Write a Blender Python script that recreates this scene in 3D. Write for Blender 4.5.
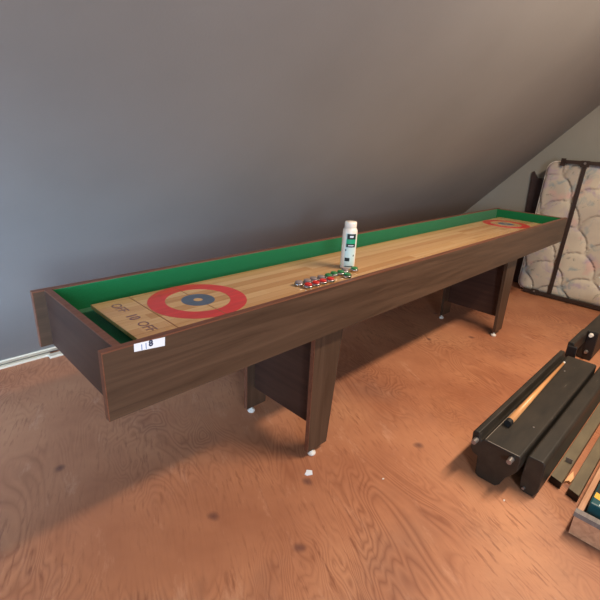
import bpy, bmesh, math, random
from mathutils import Vector, Matrix
random.seed(7)
sc = bpy.context.scene
C = sc.collection
for o in list(bpy.data.objects): bpy.data.objects.remove(o)

# ------------------------------------------------------------------ camera, world, lights, exposure
cam = bpy.data.cameras.new('camera'); co = bpy.data.objects.new('camera', cam); C.objects.link(co)
cam.sensor_width = 36; cam.lens = 439.8 * 36 / 600; cam.clip_start = .02
RIGHT = Vector((0.70930757, -0.70317629, 0.04925318)); UP = Vector((0.21332531, 0.28073096, 0.93577905))
FWD = Vector((0.67184453, 0.65324822, -0.3491299))
co.matrix_world = Matrix(((RIGHT.x, UP.x, -FWD.x, -0.340), (RIGHT.y, UP.y, -FWD.y, -0.9741), (RIGHT.z, UP.z, -FWD.z, 1.3045), (0, 0, 0, 1)))
sc.camera = co
w = bpy.data.worlds.new('world'); sc.world = w; w.use_nodes = True
w.node_tree.nodes['Background'].inputs[0].default_value = (.55, .7, 1, 1)
w.node_tree.nodes['Background'].inputs[1].default_value = .6

def area(name, loc, target, size, size_y, energy, col):
    l = bpy.data.lights.new(name, 'AREA'); l.shape = 'RECTANGLE'; l.size = size; l.size_y = size_y
    l.energy = energy; l.color = col
    o = bpy.data.objects.new(name, l); C.objects.link(o); o.location = loc
    o.rotation_euler = (Vector(target) - Vector(loc)).to_track_quat('-Z', 'Y').to_euler()
    return o
area('window_daylight', (-1.2, -3.12, 1.35), (-1.0, 1.2, .9), .9, 1.1, 58, (.66, .83, 1))
gable = area('gable_daylight', (-2.33, -.10, 1.0), (-.35, 1.35, .75), .7, .7, 19, (.38, .66, 1)); gable.data.spread = math.radians(62)
def point(name, loc, r, energy, col):
    l = bpy.data.lights.new(name, 'POINT'); l.energy = energy; l.color = col; l.shadow_soft_size = r
    o = bpy.data.objects.new(name, l); C.objects.link(o); o.location = loc
lampo = area('ceiling_lamp_light', (2.1, -1.15, 2.40), (2.1, -1.0, 0), 1.5, .16, 43, (1, .82, .63))
sc.view_settings.view_transform = 'Standard'; sc.view_settings.look = 'None'
sc.view_settings.exposure = 0.95; sc.view_settings.gamma = 1; sc.view_settings.use_curve_mapping = False

# ------------------------------------------------------------------ material helpers
def s2l(c):
    return tuple(((x / 255) / 12.92 if x / 255 <= .04045 else ((x / 255 + .055) / 1.055) ** 2.4) for x in c) + (1,)
def new_mat(name, col=(128, 128, 128), rough=.6, metal=0, spec=.5):
    m = bpy.data.materials.new(name); m.use_nodes = True
    b = m.node_tree.nodes['Principled BSDF']
    b.inputs['Base Color'].default_value = s2l(col); b.inputs['Roughness'].default_value = rough
    b.inputs['Metallic'].default_value = metal; b.inputs['Specular IOR Level'].default_value = spec
    return m
class N:
    def __init__(s, m): s.t = m.node_tree; s.b = s.t.nodes['Principled BSDF']
    def n(s, ty, **k):
        x = s.t.nodes.new(ty)
        for a, v in k.items():
            if a.startswith('i_'): x.inputs[int(a[2:])].default_value = v
            else: setattr(x, a, v)
        return x
    def l(s, a, b): s.t.links.new(a, b)
    def coords(s, scale=(1, 1, 1), rot=(0, 0, 0), loc=(0, 0, 0)):
        tc = s.n('ShaderNodeTexCoord'); mp = s.n('ShaderNodeMapping')
        mp.inputs['Scale'].default_value = scale; mp.inputs['Rotation'].default_value = rot; mp.inputs['Location'].default_value = loc
        s.l(tc.outputs['Object'], mp.inputs[0]); return mp.outputs[0]
    def noise(s, v, scale, detail=3, rough=.5, dist=0):
        x = s.n('ShaderNodeTexNoise'); x.inputs['Scale'].default_value = scale; x.inputs['Detail'].default_value = detail
        x.inputs['Roughness'].default_value = rough; x.inputs['Distortion'].default_value = dist
        s.l(v, x.inputs['Vector']); return x
    def ramp(s, f, stops, interp='LINEAR'):
        r = s.n('ShaderNodeValToRGB'); r.color_ramp.interpolation = interp; e = r.color_ramp.elements
        while len(e) < len(stops): e.new(.5)
        for k, (p, c) in enumerate(stops):
            e[k].position = p; e[k].color = c if len(c) == 4 else s2l(c)
        s.l(f, r.inputs[0]); return r.outputs[0]
    def math(s, op, a, b=None, c=None):
        x = s.n('ShaderNodeMath', operation=op)
        for k, v in enumerate((a, b, c)):
            if v is None: continue
            if isinstance(v, (int, float)): x.inputs[k].default_value = v
            else: s.l(v, x.inputs[k])
        return x.outputs[0]
    def mix(s, f, a, b, mode='MIX'):
        x = s.n('ShaderNodeMix', data_type='RGBA', blend_type=mode)
        for sock, v in ((x.inputs[0], f), (x.inputs[6], a), (x.inputs[7], b)):
            if isinstance(v, (int, float)): sock.default_value = v
            elif isinstance(v, tuple): sock.default_value = v if len(v) == 4 else s2l(v)
            else: s.l(v, sock)
        return x.outputs[2]
    def col(s, c): s.l(c, s.b.inputs['Base Color'])
    def bump(s, h, st=.2, d=.01):
        x = s.n('ShaderNodeBump'); x.inputs['Strength'].default_value = st; x.inputs['Distance'].default_value = d
        s.l(h, x.inputs['Height']); s.l(x.outputs[0], s.b.inputs['Normal'])
    def rough(s, v): s.l(v, s.b.inputs['Roughness'])

GREY = (1, 1, 1, 1); BLK = (0, 0, 0, 1)

# painted plaster
def wall_mat(name, col):
    m = new_mat(name, col, .62, spec=.3); n = N(m); v = n.coords()
    a = n.noise(v, 1.3, 4); c = n.ramp(a.outputs[0], [(.3, tuple(x * .96 for x in col)), (.7, tuple(min(255, x * 1.03) for x in col))]); n.col(c)
    n.bump(n.noise(v, 140, 2).outputs[0], .08, .003); return m
M_wall = wall_mat('grey_wall_paint', (137, 134, 131))
M_end = wall_mat('lamp_warmed_wall_paint', (146, 142, 132))  # same grey paint, with the lamp's warm light put into the colour
M_room = wall_mat('pale_bounce_wall_paint', (165, 158, 148))  # for the unseen walls and ceiling, made paler to bounce more light

# plywood floor: contour like rotary grain, face patches, knots, grime
def floor_mat():
    m = new_mat('plywood_floor', (190, 125, 90), .55, spec=.35); n = N(m)
    v = n.coords(rot=(0, 0, math.radians(24)))
    st = n.n('ShaderNodeMapping'); st.inputs['Scale'].default_value = (1, .30, 1); n.l(v, st.inputs[0])
    big = n.noise(st.outputs[0], 3.6, 3, .45, .6)
    f = n.math('FRACT', n.math('MULTIPLY', big.outputs[0], 40))
    line = n.ramp(f, [(0, BLK), (.30, (.45,) * 3 + (1,)), (.5, GREY), (.72, (.35,) * 3 + (1,)), (1, BLK)])
    # lines are strong only where the rotary grain opens up
    mask = n.ramp(n.noise(v, 1.7, 2).outputs[0], [(.42, (.06,) * 3 + (1,)), (.62, GREY)])
    stf = n.n('ShaderNodeMapping'); stf.inputs['Scale'].default_value = (46, 6, 1); n.l(v, stf.inputs[0])
    fine = n.noise(stf.outputs[0], 1.6, 4, .6)
    dash = n.ramp(fine.outputs[0], [(.54, BLK), (.66, GREY)])
    tone = n.ramp(n.noise(v, 1.1, 5, .6).outputs[0], [(.3, (158, 98, 70)), (.5, (184, 122, 88)), (.7, (202, 142, 104))])
    c = n.mix(n.math('MULTIPLY', n.math('MULTIPLY', line, mask), .62), tone, (128, 70, 46))
    dmask = n.ramp(n.noise(v, 2.3, 3, .6).outputs[0], [(.40, (.12,) * 3 + (1,)), (.62, GREY)])
    c = n.mix(n.math('MULTIPLY', n.math('MULTIPLY', dash, dmask), .6), c, (128, 72, 50))
    # light rubbed streaks
    wh = n.ramp(n.noise(st.outputs[0], 11, 6, .7).outputs[0], [(.58, BLK), (.75, GREY)])
    c = n.mix(n.math('MULTIPLY', wh, .45), c, (224, 170, 138))
    # knots
    vo = n.n('ShaderNodeTexVoronoi', voronoi_dimensions='2D'); vo.inputs['Scale'].default_value = 2.9; 
    ds = n.noise(v, 14, 2); mx = n.n('ShaderNodeVectorMath', operation='MULTIPLY_ADD')
    n.l(ds.outputs[1], mx.inputs[0]); mx.inputs[1].default_value = (.03, .03, .03); n.l(v, mx.inputs[2]); n.l(mx.outputs[0], vo.inputs['Vector'])
    kn = n.ramp(vo.outputs['Distance'], [(.0, GREY), (.035, (.7,) * 3 + (1,)), (.075, BLK)])
    pick = n.math('GREATER_THAN', n.ramp(vo.outputs['Color'], [(0, BLK), (1, GREY)]), .60)
    c = n.mix(n.math('MULTIPLY', n.math('MULTIPLY', kn, pick), .75), c, (88, 56, 54))
    # old grey grime and foot marks
    gr = n.ramp(n.noise(v, .9, 6, .65).outputs[0], [(.50, BLK), (.72, GREY)])
    c = n.mix(n.math('MULTIPLY', gr, .5), c, (126, 94, 80))
    n.col(c); n.rough(n.ramp(gr, [(0, (.50,) * 3 + (1,)), (1, (.66,) * 3 + (1,))]))
    n.bump(fine.outputs[0], .12, .002); return m
M_floor = floor_mat()

def wood(name, dark, light, scale=(1.3, 30, 30), rough=.42, spec=.5, detail=5):
    m = new_mat(name, light, rough, spec=spec); n = N(m); v = n.coords(scale)
    a = n.noise(v, 1.6, detail, .6, .6); n.col(n.ramp(a.outputs[0], [(.32, dark), (.68, light)]))
    n.bump(a.outputs[0], .05, .001); return m
M_lam = wood('walnut_laminate', (60, 44, 33), (88, 67, 52), (1.1, 22, 22), .42, .4)
M_lamv = wood('walnut_laminate_upright', (60, 44, 33), (86, 66, 52), (22, 22, 1.1), .42, .4)
M_lamc = wood('walnut_laminate_crosswise', (54, 34, 27), (72, 48, 38), (22, 1.1, 22), .45, .4)
M_edge = wood('reddish_edge_band', (98, 58, 42), (124, 78, 58), (1.5, 40, 40), .4)
M_cue = wood('cue_maple', (206, 140, 86), (226, 166, 108), (1.5, 60, 60), .3)
M_pine = wood('pine_board', (176, 128, 96), (204, 156, 122), (2, 30, 30), .6)
M_raw = wood('bare_splinter_wood', (214, 160, 108), (240, 196, 150), (5, 30, 30), .7)
M_trim = new_mat('cream_trim_paint', (206, 190, 168), .5)
M_gap = new_mat('brown_joint', (120, 84, 64), .8)

def felt():
    m = new_mat('green_felt', (16, 104, 52), .95, spec=.15); n = N(m); v = n.coords()
    a = n.noise(v, 600, 2); c = n.ramp(a.outputs[0], [(.3, (8, 96, 52)), (.7, (15, 112, 64))]); n.col(c)
    n.b.inputs['Sheen Weight'].default_value = .25; n.bump(a.outputs[0], .3, .002); return m
M_felt = felt()

def playfield_mat():
    m = new_mat('maple_playfield', (205, 160, 105), .22, spec=.5); n = N(m)
    tc = n.n('ShaderNodeTexCoord'); sp = n.n('ShaderNodeSeparateXYZ'); n.l(tc.outputs['Object'], sp.inputs[0])
    row = n.math('FLOOR', n.math('DIVIDE', sp.outputs['Y'], .0425))
    wn = n.n('ShaderNodeTexWhiteNoise', noise_dimensions='1D'); n.l(row, wn.inputs['W'])
    seg = n.math('FLOOR', n.math('ADD', n.math('DIVIDE', sp.outputs['X'], .74), n.math('MULTIPLY', wn.outputs['Value'], 7)))
    cb = n.n('ShaderNodeCombineXYZ'); n.l(row, cb.inputs[0]); n.l(seg, cb.inputs[1])
    w2 = n.n('ShaderNodeTexWhiteNoise', noise_dimensions='3D'); n.l(cb.outputs[0], w2.inputs['Vector'])
    tone = n.ramp(w2.outputs['Value'], [(0, (194, 144, 92)), (.35, (212, 168, 116)), (.7, (220, 180, 130)), (1, (202, 154, 104))])
    v = n.coords((1.2, 26, 26)); g = n.noise(v, 1.7, 5, .6, .4)
    c = n.mix(n.ramp(g.outputs[0], [(.5, BLK), (.75, (.45,) * 3 + (1,))]), tone, (158, 104, 56))
    fr = n.math('FRACT', n.math('DIVIDE', sp.outputs['Y'], .0425))
    j = n.math('LESS_THAN', n.math('ABSOLUTE', n.math('SUBTRACT', fr, .5)), .486)
    c = n.mix(n.math('MULTIPLY', n.math('SUBTRACT', 1, j), .5), c, (150, 98, 54))
    n.col(c); n.b.inputs['Coat Weight'].default_value = .35; n.b.inputs['Coat Roughness'].default_value = .15; return m
M_play = playfield_mat()
def paint(name, col, rough=.3, var=.06):
    m = new_mat(name, col, rough); n = N(m); v = n.coords((3, 30, 30)); a = n.noise(v, 2, 4, .6)
    n.col(n.ramp(a.outputs[0], [(.3, tuple(x * (1 - var) for x in col)), (.7, tuple(min(255, x * (1 + var)) for x in col))])); return m
M_red = paint('red_ring_paint', (212, 58, 58)); M_blue = paint('slate_blue_ring_paint', (84, 98, 120)); M_ink = paint('faded_ink', (124, 88, 88))
for _m in (M_red, M_blue): _m.node_tree.nodes['Principled BSDF'].inputs['Coat Weight'].default_value = .4
M_line = paint('brown_court_line', (150, 98, 58))
M_white = new_mat('white_plastic', (226, 218, 208), .4)
M_paper = new_mat('white_paper', (232, 234, 240), .7)
M_inkblue = new_mat('pale_blue_pen', (120, 140, 190), .7); M_inkdark = new_mat('dark_pen', (50, 56, 84), .7)
M_bott = new_mat('bottle_plastic', (240, 226, 212), .38)
N(M_bott).b.inputs['Subsurface Weight'].default_value = .05
M_labl = new_mat('pale_label', (206, 222, 216), .4); M_labk = new_mat('black_label', (22, 34, 32), .4); M_labg = new_mat('teal_green_label', (30, 160, 116), .4)
M_chrome = new_mat('worn_chrome', (196, 190, 190), .25, 1)
M_pred = new_mat('red_puck_plastic', (214, 40, 36), .35); M_pgrn = new_mat('green_puck_plastic', (40, 122, 62), .35); M_pgry = new_mat('grey_puck_plastic', (140, 124, 122), .4)
def black_paint(name, a_, b_):
    m = new_mat(name, a_, .5); n = N(m); v = n.coords((2, 7, 7))
    a = n.noise(v, 3, 5, .6); c = n.ramp(a.outputs[0], [(.35, a_), (.7, b_)])
    s = n.ramp(n.noise(n.coords((6, 60, 30), rot=(0, 0, .5)), 1.6, 3, .6).outputs[0], [(.70, BLK), (.76, GREY)])
    c = n.mix(n.math('MULTIPLY', s, .5), c, (132, 122, 112)); n.col(c); return m
M_black = black_paint('scuffed_black_paint', (32, 28, 23), (50, 43, 35))
M_blackend = new_mat('black_end_paint', (24, 20, 20), .5)
M_rubber = new_mat('black_rubber', (24, 22, 22), .6)
M_olive = black_paint('olive_grey_paint', (98, 88, 70), (116, 104, 82))
M_steel = new_mat('dull_steel_bolt', (150, 142, 138), .4, .7)
M_worn = new_mat('bare_worn_edge', (150, 138, 124), .6)
M_frame = new_mat('brown_bed_steel', (62, 48, 42), .45, .3)
M_dark = wood('dark_shadow_brown', (48, 34, 30), (64, 46, 40), (3, 10, 10), .5)  # shadow tone behind the mattress, put in as a dark wood colour
M_teal = new_mat('teal_cardboard', (16, 74, 80), .4); M_yel = new_mat('yellow_print', (236, 176, 66), .4)
M_redp = new_mat('red_print', (190, 40, 50), .4); M_greyw = wood('grey_weathered_wood', (104, 96, 92), (134, 124, 118), (3, 30, 30), .7)
M_glass = new_mat('window_glass', (255, 255, 255), .02); N(M_glass).b.inputs['Transmission Weight'].default_value = 1

def mattress_mat():
    m = new_mat('floral_ticking', (200, 180, 160), .75, spec=.2); n = N(m); v = n.coords()
    base = n.ramp(n.noise(v, 3.1, 3).outputs[0], [(.35, (178, 166, 152)), (.65, (200, 188, 168))])
    a = n.ramp(n.noise(n.coords(loc=(3, 1, 5)), 7.5, 3, .6, .5).outputs[0], [(.54, BLK), (.66, GREY)])
    c = n.mix(n.math('MULTIPLY', a, .6), base, (162, 142, 166))
    b = n.ramp(n.noise(n.coords(loc=(9, 4, 2)), 8.5, 3, .6, .6).outputs[0], [(.57, BLK), (.68, GREY)])
    c = n.mix(n.math('MULTIPLY', b, .6), c, (124, 146, 152))
    d = n.ramp(n.noise(n.coords(loc=(1, 8, 7)), 17, 3, .6, .8).outputs[0], [(.64, BLK), (.72, GREY)])
    c = n.mix(n.math('MULTIPLY', d, .6), c, (98, 104, 96))
    e = n.ramp(n.noise(n.coords(loc=(5, 3, 1)), 6, 2).outputs[0], [(.60, BLK), (.72, GREY)])
    c = n.mix(n.math('MULTIPLY', e, .5), c, (206, 158, 150))
    n.col(c); n.bump(n.noise(v, 180, 2).outputs[0], .25, .002); return m
M_tick = mattress_mat(); M_pipe = new_mat('cream_piping', (222, 212, 200), .6)

# ------------------------------------------------------------------ mesh helpers
def obj(name, bm, mat, parent=None, smooth=False, origin=None, bevel=0, kind=None):
    """origin: world point that becomes the object's origin; verts are given in world space"""
    og = Vector(origin) if origin is not None else (parent_world(parent) if parent else Vector((0, 0, 0)))
    bmesh.ops.translate(bm, verts=bm.verts, vec=-og)
    bmesh.ops.recalc_face_normals(bm, faces=bm.faces)
    me = bpy.data.meshes.new(name); bm.to_mesh(me); bm.free()
    for mm in (mat if isinstance(mat, (list, tuple)) else [mat]): me.materials.append(mm)
    if smooth:
        for p in me.polygons: p.use_smooth = True
    o = bpy.data.objects.new(name, me); C.objects.link(o)
    if parent:
        o.parent = parent; o.location = og - parent_world(parent)
    else: o.location = og
    if bevel:
        b = o.modifiers.new('bevel', 'BEVEL'); b.width = bevel; b.segments = 2; b.limit_method = 'ANGLE'
    if kind: o['kind'] = kind
    return o
def parent_world(p):
    v = Vector((0, 0, 0))
    while p is not None: v += p.location; p = p.parent
    return v
def tag(o, label, cat, group=None):
    o['label'] = label; o['category'] = cat
    if group: o['group'] = group
    return o
def thing(name, label, cat, loc, group=None):
    o = bpy.data.objects.new(name, None); C.objects.link(o); o.location = loc; o.empty_display_size = .05
    return tag(o, label, cat, group)
def box(bm, x0, x1, y0, y1, z0, z1):
    vs = [bm.verts.new((x, y, z)) for x in (x0, x1) for y in (y0, y1) for z in (z0, z1)]
    for f in ((0, 1, 3, 2), (4, 6, 7, 5), (0, 4, 5, 1), (2, 3, 7, 6), (0, 2, 6, 4), (1, 5, 7, 3)): bm.faces.new([vs[i] for i in f])
    return bm
def B(*a): return box(bmesh.new(), *a)
def prism(pts, axis, a0, a1, bm=None):
    bm = bm or bmesh.new()
    def mk(p, a):
        q = list(p); q.insert(axis, a); return bm.verts.new(q)
    A = [mk(p, a0) for p in pts]; Z = [mk(p, a1) for p in pts]
    bm.faces.new(A); bm.faces.new(Z[::-1])
    for i in range(len(pts)):
        j = (i + 1) % len(pts); bm.faces.new((A[i], Z[i], Z[j], A[j]))
    return bm
def lathe(prof, c, n=32, bm=None):
    bm = bm or bmesh.new(); rings = []
    for r, z in prof:
        rings.append([bm.verts.new((c[0] + r * math.cos(2 * math.pi * k / n), c[1] + r * math.sin(2 * math.pi * k / n), c[2] + z)) for k in range(n)] if r > 1e-6 else [bm.verts.new((c[0], c[1], c[2] + z))])
    for a, b in zip(rings, rings[1:]):
        for k in range(n):
            j = (k + 1) % n
            if len(a) == 1 and len(b) == 1: continue
            if len(a) == 1: bm.faces.new((a[0], b[j], b[k]))
            elif len(b) == 1: bm.faces.new((a[k], a[j], b[0]))
            else: bm.faces.new((a[k], a[j], b[j], b[k]))
    if len(rings[0]) > 1: bm.faces.new(rings[0][::-1])
    if len(rings[-1]) > 1: bm.faces.new(rings[-1])
    return bm
def rod(p, q, r0, r1, n=20, bm=None):
    bm = bm or bmesh.new(); p, q = Vector(p), Vector(q); d = (q - p).normalized()
    s = d.cross(Vector((0, 0, 1))) if abs(d.z) < .9 else d.cross(Vector((1, 0, 0))); s.normalize(); t = d.cross(s)
    A = [bm.verts.new(p + (s * math.cos(a) + t * math.sin(a)) * r0) for a in [2 * math.pi * k / n for k in range(n)]]
    Z = [bm.verts.new(q + (s * math.cos(a) + t * math.sin(a)) * r1) for a in [2 * math.pi * k / n for k in range(n)]]
    bm.faces.new(A[::-1]); bm.faces.new(Z)
    for k in range(n): bm.faces.new((A[k], A[(k + 1) % n], Z[(k + 1) % n], Z[k]))
    return bm
def annulus(c, r0, r1, z0, z1, n=96, bm=None):
    bm = bm or bmesh.new(); L = []
    for r, z in ((r0, z0), (r1, z0), (r1, z1), (r0, z1)):
        L.append([bm.verts.new((c[0] + r * math.cos(2 * math.pi * k / n), c[1] + r * math.sin(2 * math.pi * k / n), z)) for k in range(n)])
    for i in range(4):
        a, b = L[i], L[(i + 1) % 4]
        for k in range(n): bm.faces.new((a[k], a[(k + 1) % n], b[(k + 1) % n], b[k]))
    return bm
def text_bm(s, size, M, depth=.0002, bold=0):
    cu = bpy.data.curves.new('lettering', 'FONT'); cu.body = s; cu.size = size; cu.extrude = depth; cu.offset = bold
    cu.align_x = 'CENTER'; cu.align_y = 'CENTER'
    t = bpy.data.objects.new('lettering', cu); C.objects.link(t)
    dg = bpy.context.evaluated_depsgraph_get(); me = bpy.data.meshes.new_from_object(t.evaluated_get(dg))
    bm = bmesh.new(); bm.from_mesh(me); bmesh.ops.transform(bm, matrix=M, verts=bm.verts)
    bpy.data.objects.remove(t); bpy.data.meshes.remove(me); return bm

# ------------------------------------------------------------------ the room
XE, XL, YF, Y0, TH, ZC = 4.36, -2.4, -3.2, 1.753, .8071, 2.5
TAN = math.tan(TH); YC = Y0 - ZC / TAN
def struct(name, bm, m): return obj(name, bm, m, kind='structure')
struct('floor', B(XL, XE, YF, Y0 + .1, -.05, 0), M_floor)
t_ = .08
struct('wall_back', prism([(Y0, 0), (YC, ZC), (YC + t_ / math.sin(TH), ZC), (Y0 + t_ / math.sin(TH), 0)], 0, XL, XE), M_wall)
struct('wall_right', B(XE, XE + .1, YF, Y0 + .2, 0, ZC), M_end)
bm = bmesh.new(); gy0, gy1, gz0, gz1 = -.52, .32, .58, 1.42
box(bm, XL - .1, XL, YF, gy0, 0, ZC); box(bm, XL - .1, XL, gy1, Y0 + .2, 0, ZC); box(bm, XL - .1, XL, gy0, gy1, 0, gz0); box(bm, XL - .1, XL, gy0, gy1, gz1, ZC)
struct('wall_left', bm, M_room)
wf = bmesh.new()
for a in ((gy0, gy0 + .05, gz0, gz1), (gy1 - .05, gy1, gz0, gz1), (gy0 + .05, gy1 - .05, gz0, gz0 + .05), (gy0 + .05, gy1 - .05, gz1 - .05, gz1)):
    box(wf, XL - .07, XL - .02, a[0], a[1], a[2], a[3])
win2 = struct('window_2', wf, M_trim)
obj('pane', B(XL - .05, XL - .044, gy0 + .05, gy1 - .05, gz0 + .05, gz1 - .05), M_glass, win2)
struct('ceiling', B(XL, XE, YF, YC + .1, ZC, ZC + .08), M_room)
bm = bmesh.new()
wx0, wx1, wz0, wz1 = -1.7, -.7, .8, 1.95
box(bm, XL, wx0, YF - .1, YF, 0, ZC); box(bm, wx1, XE, YF - .1, YF, 0, ZC); box(bm, wx0, wx1, YF - .1, YF, 0, wz0); box(bm, wx0, wx1, YF - .1, YF, wz1, ZC)
struct('wall_front', bm, M_room)
wf = bmesh.new()
for a in ((wx0, wx0 + .05, wz0, wz1), (wx1 - .05, wx1, wz0, wz1), (wx0 + .05, wx1 - .05, wz0, wz0 + .05), (wx0 + .05, wx1 - .05, wz1 - .05, wz1), (-1.22, -1.18, wz0 + .05, wz1 - .05)):
    box(wf, a[0], a[1], YF - .07, YF - .02, a[2], a[3])
win = struct('window_1', wf, M_trim)
obj('pane', B(wx0 + .05, wx1 - .05, YF - .05, YF - .044, wz0 + .05, wz1 - .05), M_glass, win)
# skirting of the sloped wall: cream strip on the slope, loose lath on the floor in front of it
def on(z, off): return (Y0 - z / TAN - off * math.sin(TH), z - off * math.cos(TH))
struct('trim_1', prism([on(.022, 0), on(.05, 0), on(.05, .010), on(.026, .010)], 0, XL, .42), M_trim)
struct('trim_2', B(XL, .30, 1.700, 1.722, 0, .014), M_trim)
tag(obj('wood_offcut', B(.285, .372, 1.660, 1.699, 0, .016), M_trim, bevel=.002), 'short pale wood offcut on the floor behind the left end of the table', 'wood offcut')

# ------------------------------------------------------------------ shuffleboard table
W, L, T, H = .557, 3.661, .80, .193
tb = thing('shuffleboard_table', 'long dark walnut shuffleboard table with green felt gutters and ringed wooden playing board', 'shuffleboard table', (L / 2, W / 2, 0))
th = .02
def rail(name, y0, y1, sgn):
    r = obj(name, B(0, L, y0, y1, T - H, T - .004), M_lam, tb)
    obj('top_edge_band', B(0, L, y0, y1, T - .004, T), M_edge, r)
    obj('end_edge_band', B(-.0025, 0, y0, y1, T - H, T), M_edge, r); obj('end_edge_band', B(L, L + .0025, y0, y1, T - H, T), M_edge, r)
    return r
fr = rail('front_rail', 0, th, -1); rail('back_rail', W - th, W, 1)
for x0 in (.034, L - .034 - th):
    e = obj('end_board', B(x0, x0 + th, th, W - th, T - H, T - .004), M_lamc, tb)
    obj('top_edge_band', B(x0, x0 + th, th, W - th, T - .004, T), M_edge, e)
ia, ib = .054, L - .054
obj('bed_panel', B(ia, ib, th, W - th, .664, .706), M_lamc, tb)
obj('gutter_felt', B(ia, ib, th, W - th, .7062, .7102), M_felt, tb)
for a in ((ia, ib, th, th + .003), (ia, ib, W - th - .003, W - th), (ia, ia + .003, th + .003, W - th - .003), (ib - .003, ib, th + .003, W - th - .003)):
    obj('felt_lining', B(a[0], a[1], a[2], a[3], .7103, T - .004), M_felt, tb)
PX0, PX1, PY0, PY1, PZ = .1444, 3.499, .1215, .464, .746
obj('playfield_shade_base', B(PX0 + .03, PX1 - .03, PY0 + .03, PY1 - .03, .7103, PZ - .0145), M_lamc, tb)  # added dark base, inset so the board's edge gets shade beneath it
pf = obj('playfield', B(PX0, PX1, PY0, PY1, PZ - .014, PZ), M_play, tb, bevel=.0015)
cyl = (PY0 + PY1) / 2
for cx in (.448, L - .448 - .015):
    obj('target_ring', annulus((cx, cyl), .112, .1705, PZ - .001, PZ + .0004), M_red, pf)
    obj('target_ring', annulus((cx, cyl), .016, .058, PZ - .001, PZ + .0004, 64), M_blue, pf)
    obj('court_line', B(cx - .0015, cx + .0015, PY0 + .002, cyl - .0595, PZ - .001, PZ + .0006), M_line, pf)
    obj('court_line', B(cx - .0015, cx + .0015, cyl + .0595, PY1 - .002, PZ - .001, PZ + .0006), M_line, pf)
    lx = cx - .175 if cx < 1 else cx + .175
    obj('court_line', B(lx - .0015, lx + .0015, PY0 + .002, PY1 - .002, PZ - .001, PZ + .0006), M_line, pf)
    for k, s in enumerate(('OFF', '10', 'OFF')):
        sg = 1 if cx < 1 else -1
        yy = cyl + sg * (.088, -.010, -.100)[k] 
        xx = .204 if cx < 1 else L - .219
        # read from the end of the table looking along it: letters run towards -y
        R3 = Matrix.Rotation(-math.pi / 2 if cx < 1 else math.pi / 2, 4, 'Z')
        obj('lettering', text_bm(s, .046, Matrix.Translation((xx, yy, PZ + .0003)) @ R3, bold=.0016 if s == '10' else .0003), M_ink, pf)
for xi, so in ((.815, 1), (2.890, -1)):          # outer upright edge, direction in which the leg tapers
    for y0 in (.054, .473):
        top, bot = .176, .118
        pts = [(xi, .03), (xi + so * bot, .03), (xi + so * top, .664), (xi, .664)]
        lg = obj('leg', prism([(a, z) for a, z in pts], 1, y0, y0 + .02), M_lamv, tb)
        obj('edge_band', B(min(xi, xi - so * .0015), max(xi, xi - so * .0015), y0, y0 + .02, .03, .664), M_edge, lg)
        fx = xi + so * .035 if so > 0 else xi - .110
        obj('leveller_foot', lathe([(.006, .031), (.006, .018), (.017, .014), (.019, .006), (.016, 0), (0, 0)], (fx, y0 + .01, 0), 20), M_white, lg, smooth=True)
    xp = xi + so * .047
    obj('cross_panel', B(min(xp, xp + so * .018), max(xp, xp + so * .018), .074, .473, .135, .664), M_lamc, tb)
# strip of paper stuck on the front rail near its left end
st = obj('paper_sticker', prism([(.077, .7785), (.160, .7700), (.162, .7945), (.078, .8000)], 1, -.0012, -.0002), M_paper, tb)
RX = Matrix.Rotation(math.pi / 2, 4, 'X')
obj('handwriting', text_bm('11', .023, Matrix.Translation((.103, -.0013, .7845)) @ RX), M_inkblue, st)
obj('handwriting', text_bm('8', .022, Matrix.Translation((.122, -.0013, .7885)) @ RX, bold=.0012), M_inkdark, st)

# ------------------------------------------------------------------ powder bottle
bc = Vector((1.207, .240, PZ))
bt = thing('powder_bottle', 'white plastic bottle of shuffleboard powder standing on the playing board', 'powder bottle', tuple(bc))
obj('body', lathe([(0, .0005), (.031, .0005), (.0320, .004), (.0330, .010), (.0330, .172), (.0315, .180), (.0270, .186), (.026, .188), (0, .188)], bc, 40), M_bott, bt, smooth=True)
obj('cap', lathe([(0, .1885), (.0265, .1885), (.0270, .190), (.0270, .210), (.0255, .214), (0, .2145)], bc, 40), M_bott, bt, smooth=True)
ang0 = math.atan2(-.9741 - bc.y, -.34 - bc.x)      # label side of the bottle
def patch(name, a0, a1, z0, z1, m, par, r=.0333):
    b = bmesh.new(); n_ = 14
    for rr in (r, r - .0006):
        pass
    O = [[b.verts.new((bc.x + rr * math.cos(a0 + (a1 - a0) * k / n_), bc.y + rr * math.sin(a0 + (a1 - a0) * k / n_), bc.z + z)) for k in range(n_ + 1)] for rr, z in ((r, z0), (r, z1), (r - .0006, z1), (r - .0006, z0))]
    for i in range(4):
        A, D = O[i], O[(i + 1) % 4]
        for k in range(n_): b.faces.new((A[k], A[k + 1], D[k + 1], D[k]))
    b.faces.new([O[i][0] for i in range(4)]); b.faces.new([O[i][-1] for i in range(4)])
    return obj(name, b, m, par, smooth=False)
la, lb = ang0 - .50, ang0 + 1.05
lab = patch('label', la, lb, .012, .166, M_labl, bt)
patch('logo_block', la + .18, lb - .12, .140, .164, M_labk, lab, .0336)
patch('logo_stroke', la + .55, lb - .5, .148, .156, M_paper, lab, .0338)
patch('green_band', la + .12, lb - .12, .120, .140, M_labg, lab, .0336)
patch('logo_block', la + .12, lb - .12, .104, .120, M_labk, lab, .0336)
patch('logo_stroke', la + .4, lb - .4, .110, .114, M_paper, lab, .0338)
patch('logo_mark', la + .05, la + .2, .086, .095, M_labk, lab, .0336)
patch('logo_mark', lb - .35, lb - .2, .062, .070, M_labk, lab, .0336)
patch('logo_block', la + .08, la + .75, .040, .056, M_labk, lab, .0336)
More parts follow.
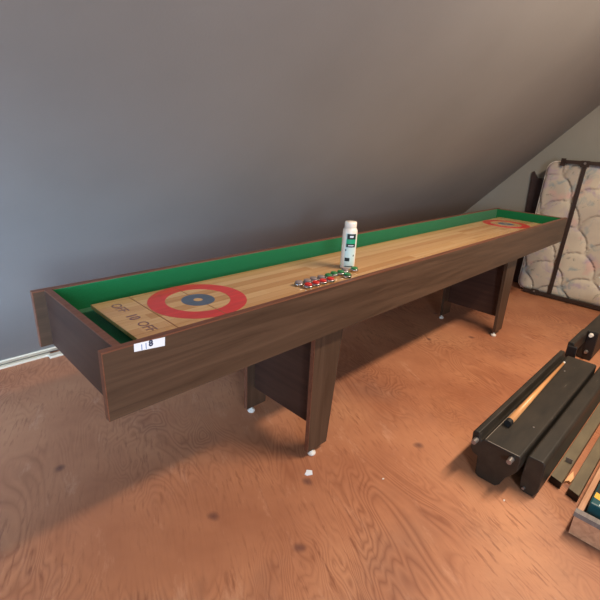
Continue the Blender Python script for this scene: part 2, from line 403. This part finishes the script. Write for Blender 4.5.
patch('logo_block', la + .15, lb - .25, .014, .018, M_labk, lab, .0336)

# ------------------------------------------------------------------ pucks
def make_puck(name, m, label, grp):
    p = thing(name, label, 'puck', (0, 0, PZ), grp)
    obj('base', lathe([(0, .0006), (.0165, .0006), (.0185, .003), (.0185, .010), (.016, .0125), (0, .0125)], (0, 0, PZ), 24), M_chrome, p, smooth=True)
    obj('cap', lathe([(0, .0126), (.0150, .0126), (.0155, .014), (.0145, .0185), (.010, .0205), (.004, .0195), (0, .0195)], (0, 0, PZ), 24), m, p, smooth=True)
    return p
def place(proto, used, x, y, label=None):
    r = proto
    if used:
        r = proto.copy(); C.objects.link(r)
        for ch in list(proto.children):
            c = ch.copy(); C.objects.link(c); c.parent = r
    r.location = (x, y, PZ)
    if label: r['label'] = label
    return r
g1, g2, g3 = 'grey pucks in the back row', 'red pucks in the front row', 'green pucks beside the bottle'
pg = make_puck('grey_puck', M_pgry, '', g1); pr = make_puck('red_puck', M_pred, '', g2); pn = make_puck('green_puck', M_pgrn, '', g3)
for k, (x, y, t) in enumerate(((.846, .190, 'grey metal puck at the far left end of the back row of pucks'), (.889, .185, 'grey metal puck second from the left in the back row'),
        (.930, .190, 'grey metal puck third from the left in the back row'), (.971, .186, 'grey metal puck touching the row of green pucks on its right'), (1.140, .196, 'lone grey puck between green pucks just in front of the bottle'))): place(pg, k, x, y, t)
for k, (x, y, t) in enumerate(((.855, .147, 'red puck at the left end of the red row'), (.898, .147, 'red puck second from the left in the red row'),
        (.940, .147, 'red puck third from the left in the red row'), (.984, .145, 'red puck at the right end of the red row, beside the first green puck'))): place(pr, k, x, y, t)
for k, (x, y, t) in enumerate(((1.015, .184, 'green puck leftmost of the green ones, next to the grey row'), (1.058, .190, 'green puck second from the left among the green ones'),
        (1.098, .186, 'green puck just left of the lone grey puck'), (1.190, .184, 'green puck rightmost of all, in front of the powder bottle'), (1.090, .142, 'single green puck standing forward near the front edge of the board'))): place(pn, k, x, y, t)

# ------------------------------------------------------------------ mattress, bed frame, panel on the end wall
MY0, MY1, MH, MT = .392, -1.50, 1.185, .10          # left edge, right edge, height, thickness
lean = math.atan2(.075, 1.185)
MB = Vector((4.125, 0, .022))
def mp(u, v, wv):      # u along -y from left edge, v up the mattress, w outwards (-x)
    up = Vector((math.sin(lean), 0, math.cos(lean))); out = Vector((-math.cos(lean), 0, math.sin(lean)))
    return MB + Vector((0, MY0 - u, 0)) + up * v + out * wv
MU = MY0 - MY1; RC = .075
a1 = Vector((.115, -.215)); a2 = Vector((.225, .125)); dr = Vector((.72, .69))
cents = [a1 * i + a2 * j + Vector((.085, .905)) for i in range(-12, 14) for j in range(-12, 14)]
cents = [c for c in cents if -.25 < c.x < MU + .25 and -.25 < c.y < MH + .25]
cents.sort(key=lambda c: c.dot(dr))
def quilt(u, v):
    for c in cents:
        d = math.hypot(u - c.x, v - c.y)
        if d < .172:
            t = d / .172; return .024 * (1 - t ** 8) + .003 * (1 - t)
    return .004
def rr(u, v):          # square corners -> rounded corners
    cu = RC if u < RC else (MU - RC if u > MU - RC else None); cv = RC if v < RC else (MH - RC if v > MH - RC else None)
    if cu is None or cv is None: return u, v
    a, b = u - cu, v - cv; m = max(abs(a), abs(b)); h = math.hypot(a, b)
    return (cu + a * m / h, cv + b * m / h) if h > 0 else (u, v)
def fr_(n, mx): 
    return [mx * k / n for k in range(n + 1)]
bm = bmesh.new(); US, VS = fr_(210, MU), fr_(132, MH); G = []
for v in VS:
    row = []
    for u in US:
        uu, vv = rr(u, v); ed = min(u, MU - u, v, MH - v); k = min(1, ed / .045); k = math.sqrt(max(0, 1 - (1 - k) ** 2))
        row.append(bm.verts.new(mp(uu, vv, k * (.012 + quilt(uu, vv)))))
    G.append(row)
for j in range(len(VS) - 1):
    for i in range(len(US) - 1): bm.faces.new((G[j][i], G[j][i + 1], G[j + 1][i + 1], G[j + 1][i]))
ring = [(i, 0) for i in range(len(US))] + [(len(US) - 1, j) for j in range(1, len(VS))] + [(i, len(VS) - 1) for i in range(len(US) - 2, -1, -1)] + [(0, j) for j in range(len(VS) - 2, 0, -1)]
prev = [G[j][i] for i, j in ring]
for wv in (-MT,):
    cur = [bm.verts.new(mp(*rr(US[i], VS[j]), wv)) for i, j in ring]
    for k in range(len(ring)): bm.faces.new((prev[k], prev[(k + 1) % len(ring)], cur[(k + 1) % len(ring)], cur[k]))
    prev = cur
bm.faces.new(prev)
mt = obj('mattress', bm, M_tick, origin=tuple(mp(MU / 2, 0, -MT / 2)), smooth=True)
tag(mt, 'quilted floral mattress standing on its long side against the end wall', 'mattress')
def loop_tube(pts, r, n=8):
    b = bmesh.new(); P = [Vector(p) for p in pts]; m_ = len(P); R_ = []
    for k in range(m_):
        d = (P[(k + 1) % m_] - P[k - 1]).normalized(); s = d.cross(Vector((1, 0, 0))).normalized(); t = d.cross(s)
        R_.append([b.verts.new(P[k] + (s * math.cos(2 * math.pi * q / n) + t * math.sin(2 * math.pi * q / n)) * r) for q in range(n)])
    for k in range(m_):
        A, D = R_[k], R_[(k + 1) % m_]
        for q in range(n): b.faces.new((A[q], A[(q + 1) % n], D[(q + 1) % n], D[q]))
    return b
for wv in (.001, -MT + .002):
    obj('piping', loop_tube([mp(*rr(US[i], VS[j]), wv) for i, j in ring[::3]], .006), M_pipe, mt, smooth=True)

bf = thing('bed_frame', 'brown steel bed frame of thin bars leaning on the mattress', 'bed frame', (4.07, -.5, 0))
def bar(name, u0, u1, v0, v1, w0=.034, w1=.054, par=bf):
    b = bmesh.new(); vs = [b.verts.new(mp(u, v, w_)) for u in (u0, u1) for v in (v0, v1) for w_ in (w0, w1)]
    for f in ((0, 1, 3, 2), (4, 6, 7, 5), (0, 4, 5, 1), (2, 3, 7, 6), (0, 2, 6, 4), (1, 5, 7, 3)): b.faces.new([vs[i] for i in f])
    return obj(name, b, M_frame, par)
bar('upright_bar', .288, .318, .02, 1.168); bar('upright_bar', 1.25, 1.28, .02, 1.168)
bar('top_bar', .115, 1.75, 1.170, 1.200, .042, .060); bar('bottom_bar', .075, 1.75, -.016, .016, .042, .064)
j = bar('hinge_plate', .270, .336, 1.150, 1.203, .0545, .060); obj('hinge_bolt', rod(mp(.303, 1.18, .060), mp(.303, 1.18, .074), .011, .009, 14), M_steel, j)
bar('end_stub', .112, .150, 1.150, 1.212, .0545, .060)
j = bar('foot_clip', .15, .215, -.018, .03, .0645, .075); obj('clip_bolt', rod(mp(.18, .012, .075), mp(.18, .012, .086), .009, .008, 14), M_steel, j)
hb = prism([(.51, 0), (-1.2, 0), (-1.2, 1.04), (.50, 1.04), (.545, 1.10), (.560, 1.09)], 0, 4.335, 4.355)  # added dark sheet for the shadow and frame parts behind the mattress
tag(obj('shadow_panel', hb, M_dark, origin=(4.345, -.3, 0), bevel=.002), 'dark brown panel standing in for shadow and frame parts between the mattress and the wall', 'shadow_panel')

# ------------------------------------------------------------------ black painted rails lying on the floor at the right
def rail_profile(top=.185, lip=.205):
    return [(-.456, .100), (-.444, .120), (-.441, lip - .012), (-.447, lip), (-.468, lip), (-.474, lip - .022), (-.480, lip - .034), (-.492, top),
            (-.632, top), (-.637, top - .006), (-.637, .118), (-.625, .095), (-.600, .060), (-.585, .016), (-.570, 0), (-.500, 0), (-.484, .010), (-.482, .05), (-.478, .095)]
def rounded_rail(name, pts, x0, x1, label):
    t = thing(name, label, 'table rail', ((x0 + x1) / 2, sum(p[0] for p in pts) / len(pts), 0), None)
    obj('beam', prism(pts, 0, x0, x1), M_black, t, bevel=.004)
    return t
def bolt(par, x, y, z, r=.011, l=.030):
    obj('bolt', rod((x, y, z), (x - l, y, z), r, r * .9, 16), M_steel, par)
ra = rounded_rail('table_rail', rail_profile(), 1.275, 2.42, 'wide scuffed black wooden rail with raised lip, the cue stick lying on it')
bolt(ra, 1.275, -.462, .168); bolt(ra, 1.275, -.606, .160)
obj('worn_edge', B(1.2765, 1.2785, -.628, -.505, .1835, .1853), M_worn, ra)
obj('worn_edge', B(1.279, 1.60, -.4955, -.4940, .1835, .1853), M_worn, ra)
for x, y in ((2.19, -.535), (1.52, -.60)):
    obj('screw_head', lathe([(0, .184), (.004, .184), (.004, .1865), (0, .187)], (x, y, 0), 12), M_steel, ra, smooth=True)
rb = rounded_rail('table_rail', [(-.644, .150), (-.646, .166), (-.652, .172), (-.702, .172), (-.711, .164), (-.713, .150), (-.713, .03), (-.700, 0), (-.662, 0), (-.646, .020), (-.641, .06)], 1.33, 2.60,
                  'narrow black wooden rail lying flush beside the wide one, nearer the olive boards')
bolt(rb, 1.33, -.662, .022, .006, .010)
fp = [(-.452, 0), (-.445, .02), (-.443, .192), (-.449, .203), (-.530, .205), (-.537, .198), (-.537, .02), (-.530, 0)]
rc = rounded_rail('table_rail', fp, 2.900, 3.80, 'farther black wooden rail with a white bolt on its end, beyond the cue tip')
rl = obj('lip', prism([(-.443, .120), (-.441, .200), (-.446, .206), (-.470, .206), (-.476, .198), (-.476, .120)], 0, 2.585, 2.8995), M_black, rc, bevel=.003)
obj('end_plate', B(2.893, 2.8995, -.535, -.478, .03, .198), M_blackend, rc, bevel=.002)
obj('bolt', rod((2.893, -.500, .180), (2.872, -.500, .180), .014, .011, 16), M_white, rc)
obj('bolt', rod((2.893, -.500, .060), (2.870, -.500, .060), .012, .009, 16), M_steel, rc)
obj('clamp', B(2.560, 2.5845, -.500, -.446, .110, .190), M_blackend, rl, bevel=.004)

# cue stick on the wide rail
cq = thing('cue_stick', 'pale wooden cue stick with black butt lying on the wide black rail', 'cue stick', (1.44, -.517, .185))
A_, Z_ = Vector((1.432, -.520, .2022)), Vector((2.292, -.5045, .1915))
dv = (Z_ - A_).normalized()
obj('shaft', rod(A_ + dv * .026, Z_ - dv * .022, .0155, .0062, 28), M_cue, cq, smooth=True)
obj('bumper', rod(A_, A_ + dv * .0258, .0145, .0158, 24), M_rubber, cq)
tp = obj('ferrule', rod(Z_ - dv * .0218, Z_ - dv * .004, .0063, .006, 20), M_white, cq)
obj('leather_tip', rod(Z_ - dv * .0038, Z_, .006, .005, 16), M_frame, tp)

# olive boards
def board(y0, y1, x0, x1, label):
    b = obj('wooden_board', prism([(x0, y0), (x0 - .016, y1), (x1, y1), (x1, y0)], 2, 0, .034), M_olive, bevel=.002, origin=((x0 + x1) / 2, (y0 + y1) / 2, 0))
    tag(b, label, 'board')
    obj('end_face', prism([(x0 - .0012, y0 - .001), (x0 - .0172, y1 + .001), (x0 - .0168, y1 + .001), (x0 - .0008, y0 - .001)], 2, .001, .033), M_blackend, b)
    return b
b1 = board(-.7165, -.762, 1.478, 3.1, 'olive painted board with a small metal bracket, lying next to the black rails')
bk = bmesh.new(); box(bk, 1.618, 1.640, -.757, -.731, .0342, .037); box(bk, 1.618, 1.621, -.757, -.731, .037, .056)
obj('bracket', bk, M_steel, b1)
board(-.790, -.832, 1.452, 3.1, 'plain olive painted board lying between the bracketed board and the wooden crate')
sp_ = bmesh.new()
prism([(1.515, -.7645), (1.555, -.7655), (1.61, -.772), (1.560, -.786), (1.525, -.783), (1.530, -.775)], 2, .0005, .012, sp_)
tag(obj('wood_splinter', sp_, M_raw, origin=(1.55, -.775, 0)), 'pale broken splinter of wood lying between the two olive boards', 'wood splinter')

# crate with a printed box in the lower right corner
cr = thing('wooden_crate', 'low open wooden crate with grey front, in the right foreground corner', 'crate', (1.55, -1.05, 0))
CX0, CX1, CY0, CY1 = 1.245, 1.90, -.853, -1.25
obj('side_panel', B(CX0 + .02, CX1, CY0 - .018, CY0, .004, .10), M_pine, cr); obj('side_panel', B(CX0 + .02, CX1, CY1, CY1 + .018, .004, .10), M_pine, cr)
f_ = obj('front_panel', B(CX0, CX0 + .02, CY1, CY0, .004, .085), M_pine, cr); obj('rim', B(CX0 - .004, CX0 + .022, CY1, CY0 + .003, .0852, .104), M_greyw, f_)
obj('back_panel', B(CX1, CX1 + .018, CY1, CY0, .004, .10), M_pine, cr); obj('bottom_panel', B(CX0 + .02, CX1, CY1 + .018, CY0 - .018, .004, .016), M_greyw, cr)
px = thing('cardboard_box', 'dark teal printed box with yellow and red marks inside the wooden crate', 'box', (1.5, -1.0, .0165))
bx = obj('carton', B(1.305, 1.62, -1.12, -.877, .0165, .125), M_teal, px, bevel=.006)
obj('printed_panel', prism([(1.345, -0.882), (1.380, -0.882), (1.355, -0.955), (1.325, -0.955)], 2, .1251, .1258), M_yel, bx)
obj('printed_panel', prism([(1.382, -0.882), (1.430, -0.882), (1.410, -0.980), (1.358, -0.955)], 2, .1251, .1258), M_labk, bx)
obj('printed_panel', prism([(1.432, -0.882), (1.480, -0.882), (1.460, -0.980), (1.412, -0.980)], 2, .1251, .1258), M_redp, bx)
obj('printed_stripe', prism([(1.312, -0.905), (1.318, -0.905), (1.314, -0.980), (1.308, -0.980)], 2, .1251, .1258), M_labl, bx)

# scraps on the floor
def scrap(name, x, y, r, label, cat, m=M_paper, h=.003):
    n_ = 9; pts = []
    for k in range(n_):
        a = 2 * math.pi * k / n_; q = r * random.uniform(.6, 1.15); pts.append((x + q * math.cos(a), y + q * math.sin(a) * .8))
    return tag(obj(name, prism(pts, 2, .0004, h), m, origin=(x, y, 0)), label, cat)
scrap('paper_scrap', .757, -.012, .024, 'torn white paper scrap on the floor in front of the near table leg', 'paper scrap')
scrap('plaster_crumb', .961, -.239, .005, 'tiny pale crumb on the open floor, right of the paper scrap', 'crumb', M_white)
scrap('plaster_crumb', 1.225, -.63, .005, 'tiny pale crumb on the floor before the black rails', 'crumb', M_white)
